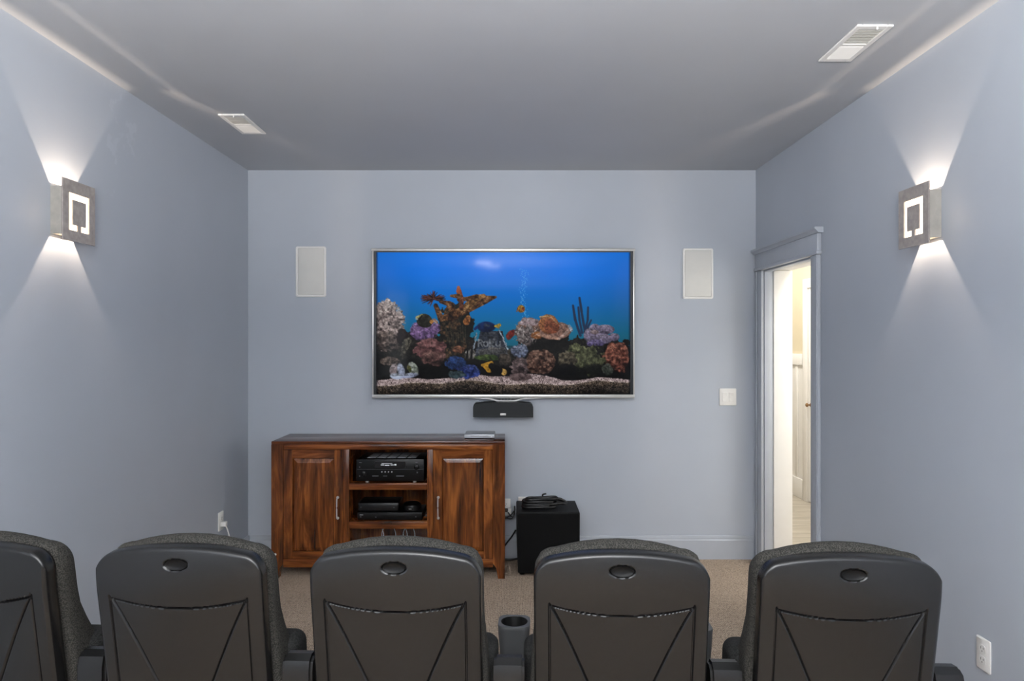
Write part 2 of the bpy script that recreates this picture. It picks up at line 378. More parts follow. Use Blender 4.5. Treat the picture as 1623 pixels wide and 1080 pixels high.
sc = make_sconce(); sc.location = (XL, 2.808, 2.06)
sc2 = dup(sc, (XR, 2.808, 2.045), PI, 'square pewter wall sconce lighting the right wall beyond the doorway')
sc['label'] = 'square pewter wall sconce lighting the left wall'
for x, z, s in ((XL, 2.06, 1), (XR, 2.045, -1)):
    sconce_lamp('sconce_lamp', (x+s*LAMP_X, 2.808, z))

# ------------------------------------------------------------------ ceiling vents
def make_vent():
    t = thing('ceiling_vent', 'white', 'vent', group='white ceiling registers')
    W, L = 0.07, 0.165
    b = bmesh.new()
    for x0, x1, y0, y1 in ((-W, -W+.022, -L, L), (W-.022, W, -L, L), (-W+.022, W-.022, -L, -L+.03), (-W+.022, W-.022, L-.03, L), (-W+.022, W-.022, -.006, .006)):
        bm_box(b, x0, x1, y0, y1, -.009, -.0005, .002, 1)
    obj('frame', b, 'white', t)
    obj('damper', box(-W+.02, W-.02, -L+.028, L-.028, -.0025, -.0006), 'grille', t)
    for sgn, tilt in ((-1, -1), (1, 1)):
        for k in range(9):
            yc_ = sgn*(.018+k*.0135)
            sl = [(yc_-.006, -.0075+.003*tilt), (yc_+.006, -.0075-.003*tilt), (yc_+.006, -.0065-.003*tilt), (yc_-.006, -.0065+.003*tilt)]
            obj('louver', prism(sl, 'X', -W+.021, W-.021), 'white', t, smooth=False)
    obj('damper_lever', box(.008, .014, -L+.006, -L+.012, -.018, -.008, .001), 'white', t)
    return t
v = make_vent(); v.location = (-1.477, 3.78, H); v['label'] = 'white ceiling register above the left wall, near the back wall'
dup(v, (1.391, 2.76, H), 0, 'white ceiling register near the top right corner, above the right wall')

# ------------------------------------------------------------------ in-wall speakers, switch, outlets
def make_inwall():
    t = thing('wall_speaker', '', 'speaker', group='white flush speakers either side of the television')
    ring_o = rrect(.214, .356, .014, 5); ring_i = rrect(.186, .328, .008, 5)
    n = len(ring_o)
    rings = [[(x, 0, z) for x, z in ring_o], [(x, -.006, z) for x, z in rrect(.214, .356, .014, 5)], [(x, -.009, z) for x, z in rrect(.206, .348, .012, 5)], [(x, -.009, z) for x, z in rrect(.192, .334, .010, 5)], [(x, -.005, z) for x, z in ring_i]]
    obj('frame', loft(rings, cap=False), 'white', t)
    rings = [[(x, -.0008, z) for x, z in ring_i], [(x, -.0055, z) for x, z in rrect(.185, .327, .008, 5)], [(x, -.0075, z) for x, z in rrect(.178, .320, .008, 5)]]
    obj('grille', loft(rings), 'grille', t)
    return t
sp = make_inwall(); sp.location = ((493-808)/225, YB-.0005, EYE-(431-542)/225); sp['label'] = 'white flush wall speaker left of the television'
dup(sp, ((1106-808)/225, YB-.0005, EYE-(434-542)/225), 0, 'white flush wall speaker between television and doorway')
def plate(bm, w, h): 
    rings = [[(x, 0, z) for x, z in rrect(w, h, .005, 3)], [(x, -.004, z) for x, z in rrect(w, h, .005, 3)], [(x, -.0065, z) for x, z in rrect(w-.008, h-.008, .004, 3)]]
    return loft(rings)
t = thing('light_switch', 'white two-gang rocker light switch on the back wall beside the doorway', 'switch', ((1153.5-808)/225, YB-.0005, EYE-(629.5-542)/225))
obj('wall_plate', plate(None, .118, .12), 'white', t)
for s in (-1, 1):
    b = box(s*.023-.0165, s*.023+.0165, -.0085, -.006, -.034, .034, .001)
    obj('rocker', prism([(-.0065, -.031), (-.0095, -.031), (-.008, 0), (-.0125, .031), (-.0065, .031)], 'X', s*.023-.014, s*.023+.014, b), 'white', t)
def make_outlet(label, loc, rz, w=.072):
    t = thing('wall_outlet', label, 'outlet', loc, rz)
    obj('wall_plate', plate(None, w, .118), 'white', t)
    n = 2 if w > .1 else 1
    for i in range(n):
        cx = 0 if n == 1 else (-.023+.046*i)
        for s in (-1, 1):
            so = obj('socket', prism(rrect(.034, .028, .009, 4, cx, s*.02), 'Y', -.0082, -.006), 'white', t)
            b = bmesh.new()
            for dx, hh in ((-.0065, .0045), (.0065, .0035)): bm_box(b, cx+dx-.001, cx+dx+.001, -.0086, -.008, s*.02+.003-hh, s*.02+.003+hh)
            lathe([(.0022, -.0086), (.0022, -.008)], 8, 'Y', b, (cx, 0, s*.02-.008))
            obj('slots', b, 'slot', so)
    return t
make_outlet('white duplex outlet low on the right wall beside the rightmost chair', (XR-.0005, 2.493, .387), -PI/2)
make_outlet('white duplex outlet low on the left wall near the corner', (XL+.0005, 4.35, .386), PI/2)
make_outlet('white duplex outlet on back wall between cabinet and subwoofer', ((801-808)/225, YB-.0005, EYE-(804-542)/225), 0)
make_outlet('white outlet plate on back wall partly hidden behind the subwoofer', ((833-808)/225, YB-.0005, EYE-(801-542)/225), 0, .105)
# white plug and cord in the left outlet
t = thing('power_plug', 'white plug with cord in the left wall outlet', 'plug', (XL, 4.35, .366))
obj('plug_body', box(.0095, .04, -.015, .015, -.013, .016, .004), 'white', t)
obj('cord', tube(smooth_path([(.034, .002, -.01), (.045, .01, -.05), (.05, .03, -.12), (.045, .06, -.22), (.04, .12, -.33), (.05, .22, -.361), (.09, .30, -.361)]), .004), 'white', t)

# ------------------------------------------------------------------ wooden media cabinet
cabX, cabY = -0.785, 4.60
t = cab = thing('media_cabinet', 'dark reddish wooden media cabinet with two panelled doors and open centre bay', 'cabinet', (cabX, cabY, 0))
HW, FY, BY = .7525, -.20, .172
obj('cabinet_top', box(-HW, HW, FY, BY, .866, .8865, .003), 'wtop', t)
obj('top_rail', box(-HW+.078, HW-.078, FY+.002, FY+.024, .833, .866, .001), 'wh', t)
obj('base_rail', box(-HW+.075, HW-.075, FY+.002, FY+.024, .072, .127, .003), 'wh', t)
for sx in (-1, 1):
    for fy in (0, 1):
        y0, y1 = (FY, FY+.055) if fy == 0 else (BY-.055, BY)
        xo, xi = sx*HW, sx*(HW-.077)
        prof = [(xo, .866), (xi, .866), (xi, .10), (xi+sx*.022, .07), (xi+sx*.034, 0), (xo, 0)]
        obj('leg', prism(prof, 'Y', y0, y1), 'wv', t)
    a, b_ = sorted((sx*(HW-.004), sx*(HW-.024)))
    obj('side_panel', box(a, b_, FY+.055, BY-.055, .10, .866), 'wv', t)
    a, b_ = sorted((sx*.252, sx*.289))
    obj('divider', box(a, b_, FY+.002, BY-.012, .127, .833, .001), 'wv', t)
obj('back_panel', box(-HW+.03, HW-.03, BY-.012, BY, .10, .866), 'wv', t)
obj('bottom_board', box(-HW+.025, HW-.025, FY+.024, BY-.012, .11, .127), 'wh', t)
for z0, z1 in ((.573, .614), (.321, .366)): obj('shelf', box(-.252, .252, FY+.004, BY-.012, z0, z1, .002), 'wh', t)
for sx in (-1, 1):
    x0, x1 = sorted((sx*.674, sx*.2905)); z0, z1 = .129, .831
    fw = .058
    b = bmesh.new()
    for a0, a1, c0, c1 in ((x0, x0+fw, z0, z1), (x1-fw, x1, z0, z1)): bm_box(b, a0, a1, FY+.001, FY+.023, c0, c1, .0015, 1)
    door = obj('door', b, 'wv', t)
    for c0, c1 in ((z0, z0+.046), (z1-.055, z1)): obj('rail', box(x0+fw, x1-fw, FY+.0015, FY+.023, c0, c1, .001, 1), 'wh', door)
    px0, px1, pz0, pz1 = x0+fw, x1-fw, z0+.046, z1-.055
    def rr(d, y): return [(px0+d, y, pz0+d), (px1-d, y, pz0+d), (px1-d, y, pz1-d), (px0+d, y, pz1-d)]
    obj('panel', loft([rr(0, FY+.022), rr(0, FY+.017), rr(.004, FY+.0125), rr(.028, FY+.0055), rr(.029, FY+.0048)]), 'wv', door, angle=20)
    hx = sx*.324
    h = obj('handle', tube(smooth_path([(hx, FY+.001, .392), (hx, FY-.02, .396), (hx, FY-.026, .412), (hx, FY-.028, .458), (hx, FY-.026, .505), (hx, FY-.02, .521), (hx, FY+.001, .525)], 4), .0042, 8), 'nickel', door)
    for z in (.392, .525): obj('handle_post', lathe([(.009, -.004), (.009, 0)], 10, 'Y'), 'nickel', door, (hx, FY+.001, z))
obj('screw_cap', lathe([(.009, 0), (.008, -.006), (.004, -.010), (0, -.011)], 12, 'Y'), 'nickel', t, (-.727, FY, .158))

# electronics in the cabinet
ZS1, ZS2 = .6142, .3662
rv = thing('stereo_receiver', 'black audio video receiver on the upper shelf of the cabinet', 'receiver', (cabX+.01, 4.45, ZS1))
obj('casing', box(-.215, .215, -.016, .26, .014, .152, .003), 'black', rv)
fp = obj('front_panel', box(-.22, .22, -.03, -.016, .012, .154, .004), 'black', rv)
b = bmesh.new()
for g in range(5):
    for k in range(6):
        x = -.16+g*.066+k*.0095
        prism([(x, 0.0), (x+.0045, 0.0), (x+.0145, .17), (x+.010, .17)], 'Z', .1522, .1545, b)
obj('top_vents', b, 'lines', rv, (0, .03, 0), smooth=False)  # pale colour stands in for light reflecting off the vent slats
obj('display', box(-.10, .10, -.0312, -.03, .098, .138), 'darkbez', fp)
b = bmesh.new()
for x, wd, z, hh in ((-.06, .022, .117, .005), (-.034, .03, .115, .006), (.003, .02, .117, .005), (-.055, .05, .126, .003), (.027, .014, .118, .010), (-.004, .018, .126, .003)): bm_box(b, x, x+wd, -.0318, -.0312, z-hh/2, z+hh/2)
obj('display_text', b, 'led', fp, smooth=False)
obj('trim_line', box(-.215, .215, -.0308, -.03, .0875, .0888), 'dim', fp)
b = bmesh.new()
for k in range(4): lathe([(.004, -.034), (.004, -.03)], 10, 'Y', b, (-.053+k*.0215, 0, .072))
obj('button', b, 'lines', fp)
b = bmesh.new()
for x, z, wd, hh in ((-.20, .045, .006, .006), (-.20, .103, .006, .006), (-.20, .132, .016, .003), (.165, .132, .016, .003), (-.115, .045, .04, .004), (-.045, .045, .026, .004), (.04, .045, .05, .006), (.172, .068, .008, .01)): bm_box(b, x, x+wd, -.0308, -.03, z-hh/2, z+hh/2)
obj('front_print', b, 'dim', fp, smooth=False)
for x in (-.17, .172): obj('knob', lathe([(.017, 0), (.016, -.014), (.013, -.016), (0, -.016)], 20, 'Y'), 'black', fp, (x, -.03, .062 if x < 0 else .105))
for x in (-.155, .155):
    for y in (.0, .22): obj('foot', lathe([(.012, 0), (.013, .014)], 12), 'nickel', rv, (x, y, 0))
dp = thing('disc_player', 'black wide disc player lying on the lower cabinet shelf', 'player', (cabX+.01, 4.46, ZS2))
obj('casing', box(-.215, .205, -.02, .20, .006, .052, .003), 'black', dp)
fp = obj('front_panel', box(-.215, .205, -.026, -.02, .006, .052, .002), 'black', dp)
obj('disc_tray', box(-.06, .10, -.0275, -.026, .026, .040, .001), 'blackmat', fp)
obj('status_light', box(-.20, -.178, -.0268, -.026, .036, .039), 'lines', fp)
b = bmesh.new()
for x, z in ((-.198, .022), (-.10, .02), (.16, .022)): bm_box(b, x, x+.009, -.0268, -.026, z, z+.006)
obj('front_print', b, 'dim', fp, smooth=False)
for x in (-.19, .18):
    for y in (.0, .17): obj('foot', lathe([(.012, 0), (.012, .006)], 10), 'black', dp, (x, y, 0))
sb = thing('cable_box', 'smaller black cable box stacked on the disc player', 'cable box', (cabX-.065, 4.47, ZS2+.0522))
obj('casing', box(-.14, .125, -.015, .17, .004, .058, .006), 'black', sb)
fp = obj('front_panel', box(-.135, .12, -.019, -.015, .008, .052, .002), 'darkbez', sb)
b = bmesh.new()
for x, z in ((-.125, .028), (.09, .026)): bm_box(b, x, x+.009, -.0198, -.019, z, z+.006)
obj('front_print', b, 'dim', fp, smooth=False)
for x in (-.11, .1): obj('foot', box(x-.01, x+.01, 0, .02, 0, .004), 'black', sb)
dk = thing('streaming_puck', 'round black streaming device on the disc player, right of the cable box', 'streaming device', (cabX+.14, 4.50, ZS2+.0522))
obj('casing', lathe([(.052, 0), (.060, .006), (.063, .024), (.058, .042), (.044, .053), (.02, .057), (0, .058)], 28), 'black', dk)
obj('status_light', box(-.012, .006, -.0638, -.060, .021, .024), 'lines', dk)
# cable bundle in the bottom bay
b = bmesh.new()
for x, s in ((-.10, 1), (-.055, -1), (-.02, 1), (.055, 1), (.085, -1), (.105, 1)):
    bm_tube(b, smooth_path([(x, .10, .345-.03), (x+s*.012, -.10, .312), (x+s*.028, -.13, .27), (x+s*.018, -.10, .20), (x-s*.01, -.06, .133)]), .0026, 6)
tag(obj('cable_bundle', b, 'whitecord', None, (cabX+.03, cabY, 0)), 'loose pale cables looping down inside the bottom bay of the cabinet', 'cables')
# silver box on top
mb = thing('silver_player', 'slim silver box lying on the right end of the cabinet top', 'player', (-.2, 4.60, .8868))
obj('casing', box(-.1, .1, -.09, .09, .004, .030, .005), 'silverbox', mb)
fp = obj('front_panel', box(-.098, .098, -.0925, -.09, .006, .028, .001), 'silverbox', mb)
obj('disc_slot', box(-.06, .06, -.0931, -.0925, .019, .0215), 'slot', fp)
obj('button', box(.075, .085, -.0935, -.0925, .012, .017), 'white', fp)
for x in (-.08, .08):
    for y in (-.07, .07): obj('foot', lathe([(.008, 0), (.008, .004)], 8), 'slot', mb, (x, y, 0))

# ------------------------------------------------------------------ subwoofer with cord on top
sw = thing('subwoofer', 'black cube subwoofer on the carpet right of the cabinet', 'speaker', (.252, 4.62, 0))
b = bmesh.new()
rings = []
for z, ins in ((.014, .012), (.03, .008), (.20, .001), (.405, 0), (.414, .003)):
    rings.append([(x, y, z) for x, y in rrect(.414-2*ins, .325-2*ins*.6, .006, 2, 0, .005)])
obj('cabinet_body', loft(rings), 'blackmat', sw)
obj('front_grille', loft([[(x*1.0, y, z) for x, z in rrect(.40, .385, .012, 4, 0, .212)] for y in (-.157, -.168)] + [[(x, -.172, z) for x, z in rrect(.39, .375, .01, 4, 0, .212)]]), 'cloth', sw)
for x in (-.17, .17):
    for y in (-.12, .13): obj('foot', lathe([(.018, 0), (.022, .016)], 14), 'black', sw, (x, y, 0))
b = bmesh.new()
def loop(cx, cy, z, rx, ry, rot, r, a0=0, a1=2*PI, n=30, dz=.0):
    pts = []
    for k in range(n):
        a = a0+(a1-a0)*k/(n-1); x, y = rx*math.cos(a), ry*math.sin(a)
        pts.append((cx+x*math.cos(rot)-y*math.sin(rot), cy+x*math.sin(rot)+y*math.cos(rot), z+dz*math.sin(a*3)))
    bm_tube(b, pts, r, 8)
for cx, cy, z, rx, ry, rot in ((-.04, -.03, .010, .11, .05, .05), (-.03, -.02, .026, .115, .042, .12), (-.045, -.015, .042, .10, .05, .02), (-.02, -.01, .056, .105, .035, .16), (-.06, -.04, .022, .085, .03, -.1)): loop(cx, cy, z, rx, ry, rot, .0095, .2, 2*PI+.1, dz=.003)
bm_tube(b, smooth_path([(.06, .0, .05), (.10, .02, .045), (.13, .035, .03), (.15, .04, .014)]), .011, 8)
bm_tube(b, smooth_path([(.04, -.03, .012), (.08, -.01, .02), (.12, .02, .016), (.145, .025, .012)]), .010, 8)
bm_tube(b, smooth_path([(.0, .05, .03), (-.01, .075, .06), (.015, .08, .068)]), .006, 8)
obj_ = obj('cord_coil', b, 'cord', None, (.235, 4.61, .4165)); tag(obj_, 'thick black coiled cord lying on top of the subwoofer', 'cord')
# plugs and cables between cabinet and subwoofer
pa = thing('power_adapter', 'white adapter with black cords in the outlet beside the cabinet', 'adapter', (-.012, YB, .345))
obj('adapter_body', box(-.028, .022, -.05, -.0095, -.03, .02, .005), 'white', pa)
b = bmesh.new()
bm_tube(b, smooth_path([(.0, -.052, -.005), (.025, -.075, -.03), (.045, -.07, -.015), (.042, -.06, .005), (.02, -.065, -.02), (-.03, -.07, -.05)]), .004, 6)
bm_tube(b, smooth_path([(-.03, -.06, -.03), (.0, -.065, -.045), (.03, -.07, -.04), (.045, -.05, .0), (.046, -.02, .03)]), .004, 6)
lathe([(.011, -.012), (.013, 0), (.011, .012)], 10, 'X', b, (-.012, -.06, .012))
obj('cord', b, 'cord', pa)
b = bmesh.new(); bm_tube(b, smooth_path([(-.06, 4.782, .06), (-.02, 4.782, .12), (.015, 4.782, .165), (.042, 4.782, .21)]), .0055, 7)
tag(obj('speaker_cable', b, 'cord'), 'black cable running diagonally behind the subwoofer to the cabinet', 'cable')
b = bmesh.new(); bm_tube(b, smooth_path([(-.10, 4.77, .009), (.0, 4.765, .008), (.08, 4.788, .009), (.20, 4.786, .009)]), .007, 7)
tag(obj('floor_cable', b, 'cord'), 'black cable lying on the carpet along the baseboard by the subwoofer', 'cable')

# ------------------------------------------------------------------ television
TX, TY = -.044, 4.745
tv = thing('television', 'large flat television with silver frame showing a blue aquarium', 'television', (TX, TY, 0))
x0, x1, z0, z1 = -.913, .911, 1.134, 2.178
obj('housing', box(x0+.01, x1-.01, .012, .045, z0+.012, z1-.01, .006), 'black', tv)
obj('wall_mount', box(-.3, .3, .045, .0645, 1.4, 1.9), 'steel', tv)
obj('top_bezel', box(x0-.006, x1+.006, -.004, .03, z1-.018, z1, .003), 'silver', tv)
obj('bottom_bezel', box(x0, x1, -.006, .03, z0+.004, z0+.028, .004), 'silver', tv)
for a, b_ in ((x0, x0+.010), (x1-.010, x1)): obj('side_bezel', box(a, b_, -.003, .03, z0+.02, z1-.016, .002), 'silver', tv)
b = bmesh.new()
for a0, a1, c0, c1 in ((x0+.010, x0+.028, z0+.027, z1-.017), (x1-.028, x1-.010, z0+.027, z1-.017), (x0+.028, x1-.028, z1-.027, z1-.017), (x0+.028, x1-.028, z0+.027, z0+.030)): bm_box(b, a0, a1, .0, .012, c0, c1)
obj('inner_bezel', b, 'darkbez', tv, smooth=False)
obj('bottom_lip', prism([(-.24, z0+.004), (.30, z0+.004), (.14, z0-.004), (.09, z0-.018), (-.05, z0-.018), (-.10, z0-.004)], 'Y', -.002, .02), 'silver', tv)
sl = obj('sensor_strip', prism([(-.10, z0+.003), (.14, z0+.003), (.07, z0-.011), (-.03, z0-.011)], 'Y', -.005, -.002), 'darkbez', tv)
b = bmesh.new()
for x in (-.02, .0, .022, .045): bm_box(b, x, x+.012, -.0056, -.005, z0-.006, z0-.002)
obj('sensor_marks', b, 'dim', sl, smooth=False)

# the picture on the screen, painted as flat print into a colour attribute (coordinates below are picture units 1486 x 833)
PWX, PHX = 520, 292
rng = np.random.default_rng(5)
U, V = np.meshgrid(np.linspace(62, 1548, PWX), np.linspace(72, 905, PHX))
def vnoise(scale, seed, sx=1.0, sy=1.0, rot=0.0):
    g = np.random.default_rng(seed).random((256, 256))
    a, b_ = U*math.cos(rot)-V*math.sin(rot), U*math.sin(rot)+V*math.cos(rot)
    x = (a/scale*sx) % 255; y = (b_/scale*sy) % 255
    xi, yi = x.astype(int), y.astype(int); fx, fy = x-xi, y-yi
    fx = fx*fx*(3-2*fx); fy = fy*fy*(3-2*fy)
    xj, yj = (xi+1) % 256, (yi+1) % 256
    return (g[yi, xi]*(1-fx)+g[yi, xj]*fx)*(1-fy)+(g[yj, xi]*(1-fx)+g[yj, xj]*fx)*fy
def fbm(scale, seed, **k): return 0.55*vnoise(scale, seed, **k)+0.28*vnoise(scale/2, seed+1, **k)+0.17*vnoise(scale/4, seed+2, **k)
img = np.zeros((PHX, PWX, 3))
ys = [72, 200, 330, 450, 560, 700, 905]
cols = [(0, 118, 232), (0, 112, 224), (0, 104, 194), (2, 100, 160), (14, 98, 128), (16, 70, 86), (8, 30, 38)]
for c in range(3): img[..., c] = np.interp(V, ys, [q[c] for q in cols])
img *= (1-0.18*np.clip(np.abs((U-800)/760)-0.55, 0, 1)[..., None]*1.4)
def put(mask, col, a=1.0):
    m = (np.clip(mask, 0, 1)*a)[..., None]
    img[:] = img*(1-m)+np.asarray(col if np.ndim(col) == 3 else np.array(col, float)[None, None, :])*m
def ramp(t, *cs):
    t = np.clip(t, 0, 1); xs = np.linspace(0, 1, len(cs))
    return np.stack([np.interp(t, xs, [c[i] for c in cs]) for i in range(3)], -1)
def blob(cx, cy, rx, ry, cs, seed, edge=.25, ts=22, ns=50, contrast=1.4, light=.45, rot=0.0, sx=1, sy=1, a=1.0):
    c_, s_ = math.cos(rot), math.sin(rot); dx, dy = U-cx, V-cy
    x, y = (dx*c_+dy*s_)/rx, (-dx*s_+dy*c_)/ry
    d = np.sqrt(x*x+y*y)+(fbm(ns*.62, seed)-.5)*(edge*2.6 if edge > .12 else edge*2)
    m = np.clip((1-d)*min(rx, ry)/5, 0, 1)
    tex = (fbm(ts, seed+9, sx=sx, sy=sy)-.5)*contrast+.5
    put(m, ramp(tex*(1-light)+light*(.55-.5*y-.1*x), *cs), a)
def seg(p, q, r0, r1, col, soft=2.5, a=1.0):
    ax, ay = p; bx, by = q; L2 = (bx-ax)**2+(by-ay)**2+1e-6
    t = np.clip(((U-ax)*(bx-ax)+(V-ay)*(by-ay))/L2, 0, 1)
    d = np.hypot(U-(ax+t*(bx-ax)), V-(ay+t*(by-ay)))
    put(np.clip((r0+(r1-r0)*t-d)/soft+.5, 0, 1), col, a)
def branch(pts, rs, seed, cs):
    tex = (fbm(17, seed)-.5)*1.5+.4+.25*np.clip((520-V)/250, 0, 1)
    for i in range(len(pts)-1): seg(pts[i], pts[i+1], rs[i], rs[i+1], ramp(tex, *cs), 4)
DK = (10, 12, 14)
# bubbles
for k in range(110):
    y = 170+k*2.6; x = 925+10*math.sin(y/30)+rng.normal(0, 10+.02*(400-y))
    seg((x, y), (x, y), 2.6, 2.6, (120, 180, 235), 2, .5)
# dark reef mass behind
blob(130, 640, 190, 170, ((6, 8, 10), (26, 26, 26), (60, 54, 48)), 11, .3)
blob(330, 690, 260, 130, ((6, 8, 8), (24, 24, 22), (56, 48, 42)), 12, .3)
blob(520, 560, 110, 190, ((8, 10, 10), (24, 26, 22), (52, 50, 40)), 13, .25)
blob(560, 700, 210, 110, ((6, 8, 10), (22, 22, 22), (64, 50, 42)), 14, .3)
blob(830, 720, 280, 90, ((8, 10, 10), (30, 30, 28), (80, 70, 58)), 15, .35)
blob(1080, 650, 190, 105, ((6, 6, 8), (14, 14, 14), (34, 30, 28)), 16, .3)
blob(1320, 690, 250, 120, ((6, 7, 8), (18, 18, 18), (44, 40, 36)), 17, .3)
blob(1480, 730, 110, 90, ((8, 8, 8), (30, 22, 20), (60, 40, 34)), 18, .2)
# sand
sy_ = 800+14*np.sin(U/170)+10*np.sin(U/61+1)+12*(fbm(90, 60)-.5)-10*np.exp(-((U-350)/120)**2)
sp_ = rng.random((PHX, PWX)); sp_ = .6*sp_+.4*vnoise(9, 61)
put(np.clip((V-sy_)/4, 0, 1), ramp((sp_-.5)*1.5+.5-.05*np.clip((V-sy_-20)/60, 0, 1), (58, 46, 46), (140, 118, 118), (214, 190, 190)))
fr = 838+10*np.sin(U/140+.6)+7*np.sin(U/57)+6*(fbm(60, 66)-.5)
put(np.clip((V-fr)/6, 0, 1), ramp((sp_-.5)*1.3+.52-(V-fr)/110, (12, 10, 10), (70, 58, 48), (150, 126, 104)))
put(np.clip(1-np.abs(V-fr)/5, 0, 1)*(sp_ > .42), (190, 176, 156), .5)
put(np.clip((V-(690+60*(fbm(120, 71)-.5)))/20, 0, 1)*np.clip((830-V)/10, 0, 1)*(V < sy_+6), (13, 12, 12))
# left white spiky coral
blob(128, 500, 100, 135, ((30, 24, 26), (120, 100, 98), (196, 172, 166), (220, 204, 196)), 20, .22, ts=15, contrast=2.4, light=.4)
for k in range(70):
    a = rng.uniform(-1.9, .5); r = rng.uniform(.75, 1.02); x, y = 125+98*r*math.cos(a), 495+132*r*math.sin(a)
    if x > 62: seg((x, y), (x+10*math.cos(a), y+12*math.sin(a)), 4.5, 2.5, (202, 184, 180), 3, .7)
blob(120, 600, 90, 60, ((14, 12, 12), (80, 66, 62), (150, 128, 118)), 21, .3, ts=14, contrast=2.4)
blob(215, 570, 36, 52, ((8, 6, 8), (34, 18, 20), (60, 40, 40)), 22, .2)
blob(235, 625, 22, 75, ((24, 22, 20), (90, 84, 70), (140, 132, 112)), 23, .4, ts=12, contrast=2.2, rot=.35)
blob(150, 710, 60, 30, ((24, 20, 18), (96, 78, 70), (140, 120, 108)), 24, .4, ts=12, contrast=2)
# antler coral
CO = ((22, 12, 8), (78, 44, 26), (132, 82, 46), (190, 134, 80))
branch([(520, 640), (500, 520), (495, 440), (500, 390)], [74, 64, 38, 26], 30, ((10, 10, 9), (34, 30, 24), (86, 62, 42), (130, 84, 50)))
branch([(495, 450), (440, 460), (425, 420), (410, 385)], [20, 18, 15, 13], 31, CO)
branch([(500, 400), (490, 375), (440, 362)], [22, 16, 10], 32, CO)
branch([(500, 450), (560, 420), (620, 385), (700, 350), (760, 335)], [28, 26, 30, 24, 7], 33, CO)
branch([(600, 385), (640, 345), (690, 328)], [24, 22, 12], 34, ((80, 48, 20), (170, 116, 60), (224, 172, 108)))
branch([(545, 350), (600, 345), (650, 330)], [11, 13, 12], 35, CO)
branch([(560, 400), (560, 345), (545, 300), (543, 278)], [12, 14, 15, 9], 36, ((60, 22, 14), (120, 58, 36), (160, 90, 60)))
branch([(545, 330), (500, 328)], [15, 7], 37, CO)
branch([(590, 480), (600, 455)], [20, 14], 38, ((120, 60, 20), (190, 110, 50), (220, 150, 80)))
for k in range(9): seg((470+k*14, 530+rng.uniform(-30, 20)), (480+k*13, 600+rng.uniform(-20, 30)), 3, 3, (74, 70, 54), 3, .6)
# feather star on the coral
for k in range(60):
    a = rng.uniform(PI*.55, PI*2.2); r = rng.uniform(40, 78)
    seg((395, 345), (395+r*math.cos(a), 345+r*.62*math.sin(a)), 5, 1.5, [(44, 16, 18), (92, 34, 34), (24, 12, 14), (120, 66, 56)][k % 4], 2.5, .85)
# purple and pink soft corals
blob(348, 530, 88, 58, ((52, 36, 74), (130, 92, 158), (190, 150, 214)), 40, .25, ts=16, contrast=1.7)
blob(378, 640, 98, 62, ((44, 22, 24), (122, 70, 72), (172, 112, 112)), 41, .2, ts=24, contrast=2.2, sx=.6, sy=1.4)
blob(400, 690, 70, 44, ((34, 18, 18), (112, 70, 66), (158, 110, 102)), 42, .35, ts=24, contrast=2.2, sx=.6, sy=1.4)
blob(540, 640, 34, 28, ((40, 22, 14), (120, 70, 48), (170, 108, 76)), 43, .4, ts=12, contrast=2)
# butterfly fish
blob(345, 475, 52, 42, ((16, 16, 14), (44, 44, 36), (78, 76, 56)), 44, .08, rot=.25)
seg((300, 455), (330, 440), 8, 5, (196, 190, 120)); seg((296, 462), (304, 466), 5, 4, (190, 214, 214)); seg((312, 468), (330, 442), 6, 4, (14, 14, 12))
seg((385, 480), (402, 470), 11, 8, (222, 142, 56)); seg((400, 468), (416, 482), 8, 9, (214, 170, 150), 4)
# rock with lettering
put(((np.abs((U-735)/np.interp(V, [540, 690], [66, 100])) < 1) & (V > 535) & (V < 690)).astype(float), ramp(fbm(26, 50)*1.5-.25, (22, 30, 44), (54, 62, 80), (116, 118, 124)))
for k in range(26):
    x = 650-22*(k/25)+rng.normal(0, 3); seg((x, 545+k*4), (x, 548+k*4), 3, 3, (170, 190, 214), 2, .7)
    x = 782+48*(k/25)+rng.normal(0, 3); seg((x, 530+k*4.4), (x+2, 533+k*4.4), 3, 3, (190, 206, 226), 2, .8)
T = (128, 134, 144)
def stroke(pts, r=4): 
    for p, q in zip(pts, pts[1:]): seg(p, q, r, r, T, 2.5, .95)
stroke([(660, 625), (660, 585)]); stroke([(660, 587), (676, 587), (682, 596), (676, 605), (660, 605)]); stroke([(672, 605), (684, 625)])
stroke([(702+13*math.cos(a), 610+14*math.sin(a)) for a in np.linspace(0, 2*PI, 14)])
stroke([(726, 585), (726, 625)]); stroke([(748, 598), (728, 612), (750, 625)])
stroke([(762, 597), (762, 614), (768, 623), (778, 623), (785, 614)]); stroke([(786, 597), (786, 625)])
blob(735, 655, 95, 26, ((30, 30, 32), (90, 88, 88), (150, 146, 140)), 51, .4, ts=12, contrast=2, a=.8)
# blue tang
blob(706, 510, 58, 34, ((4, 8, 22), (10, 26, 62), (26, 52, 104)), 52, .05)
seg((700, 498), (720, 504), 8, 6, (70, 84, 112), 4, .8); seg((758, 506), (782, 500), 6, 10, (214, 170, 40)); seg((766, 512), (780, 516), 3, 4, (180, 150, 60)); seg((640, 522), (650, 512), 8, 8, (14, 34, 84), 4)
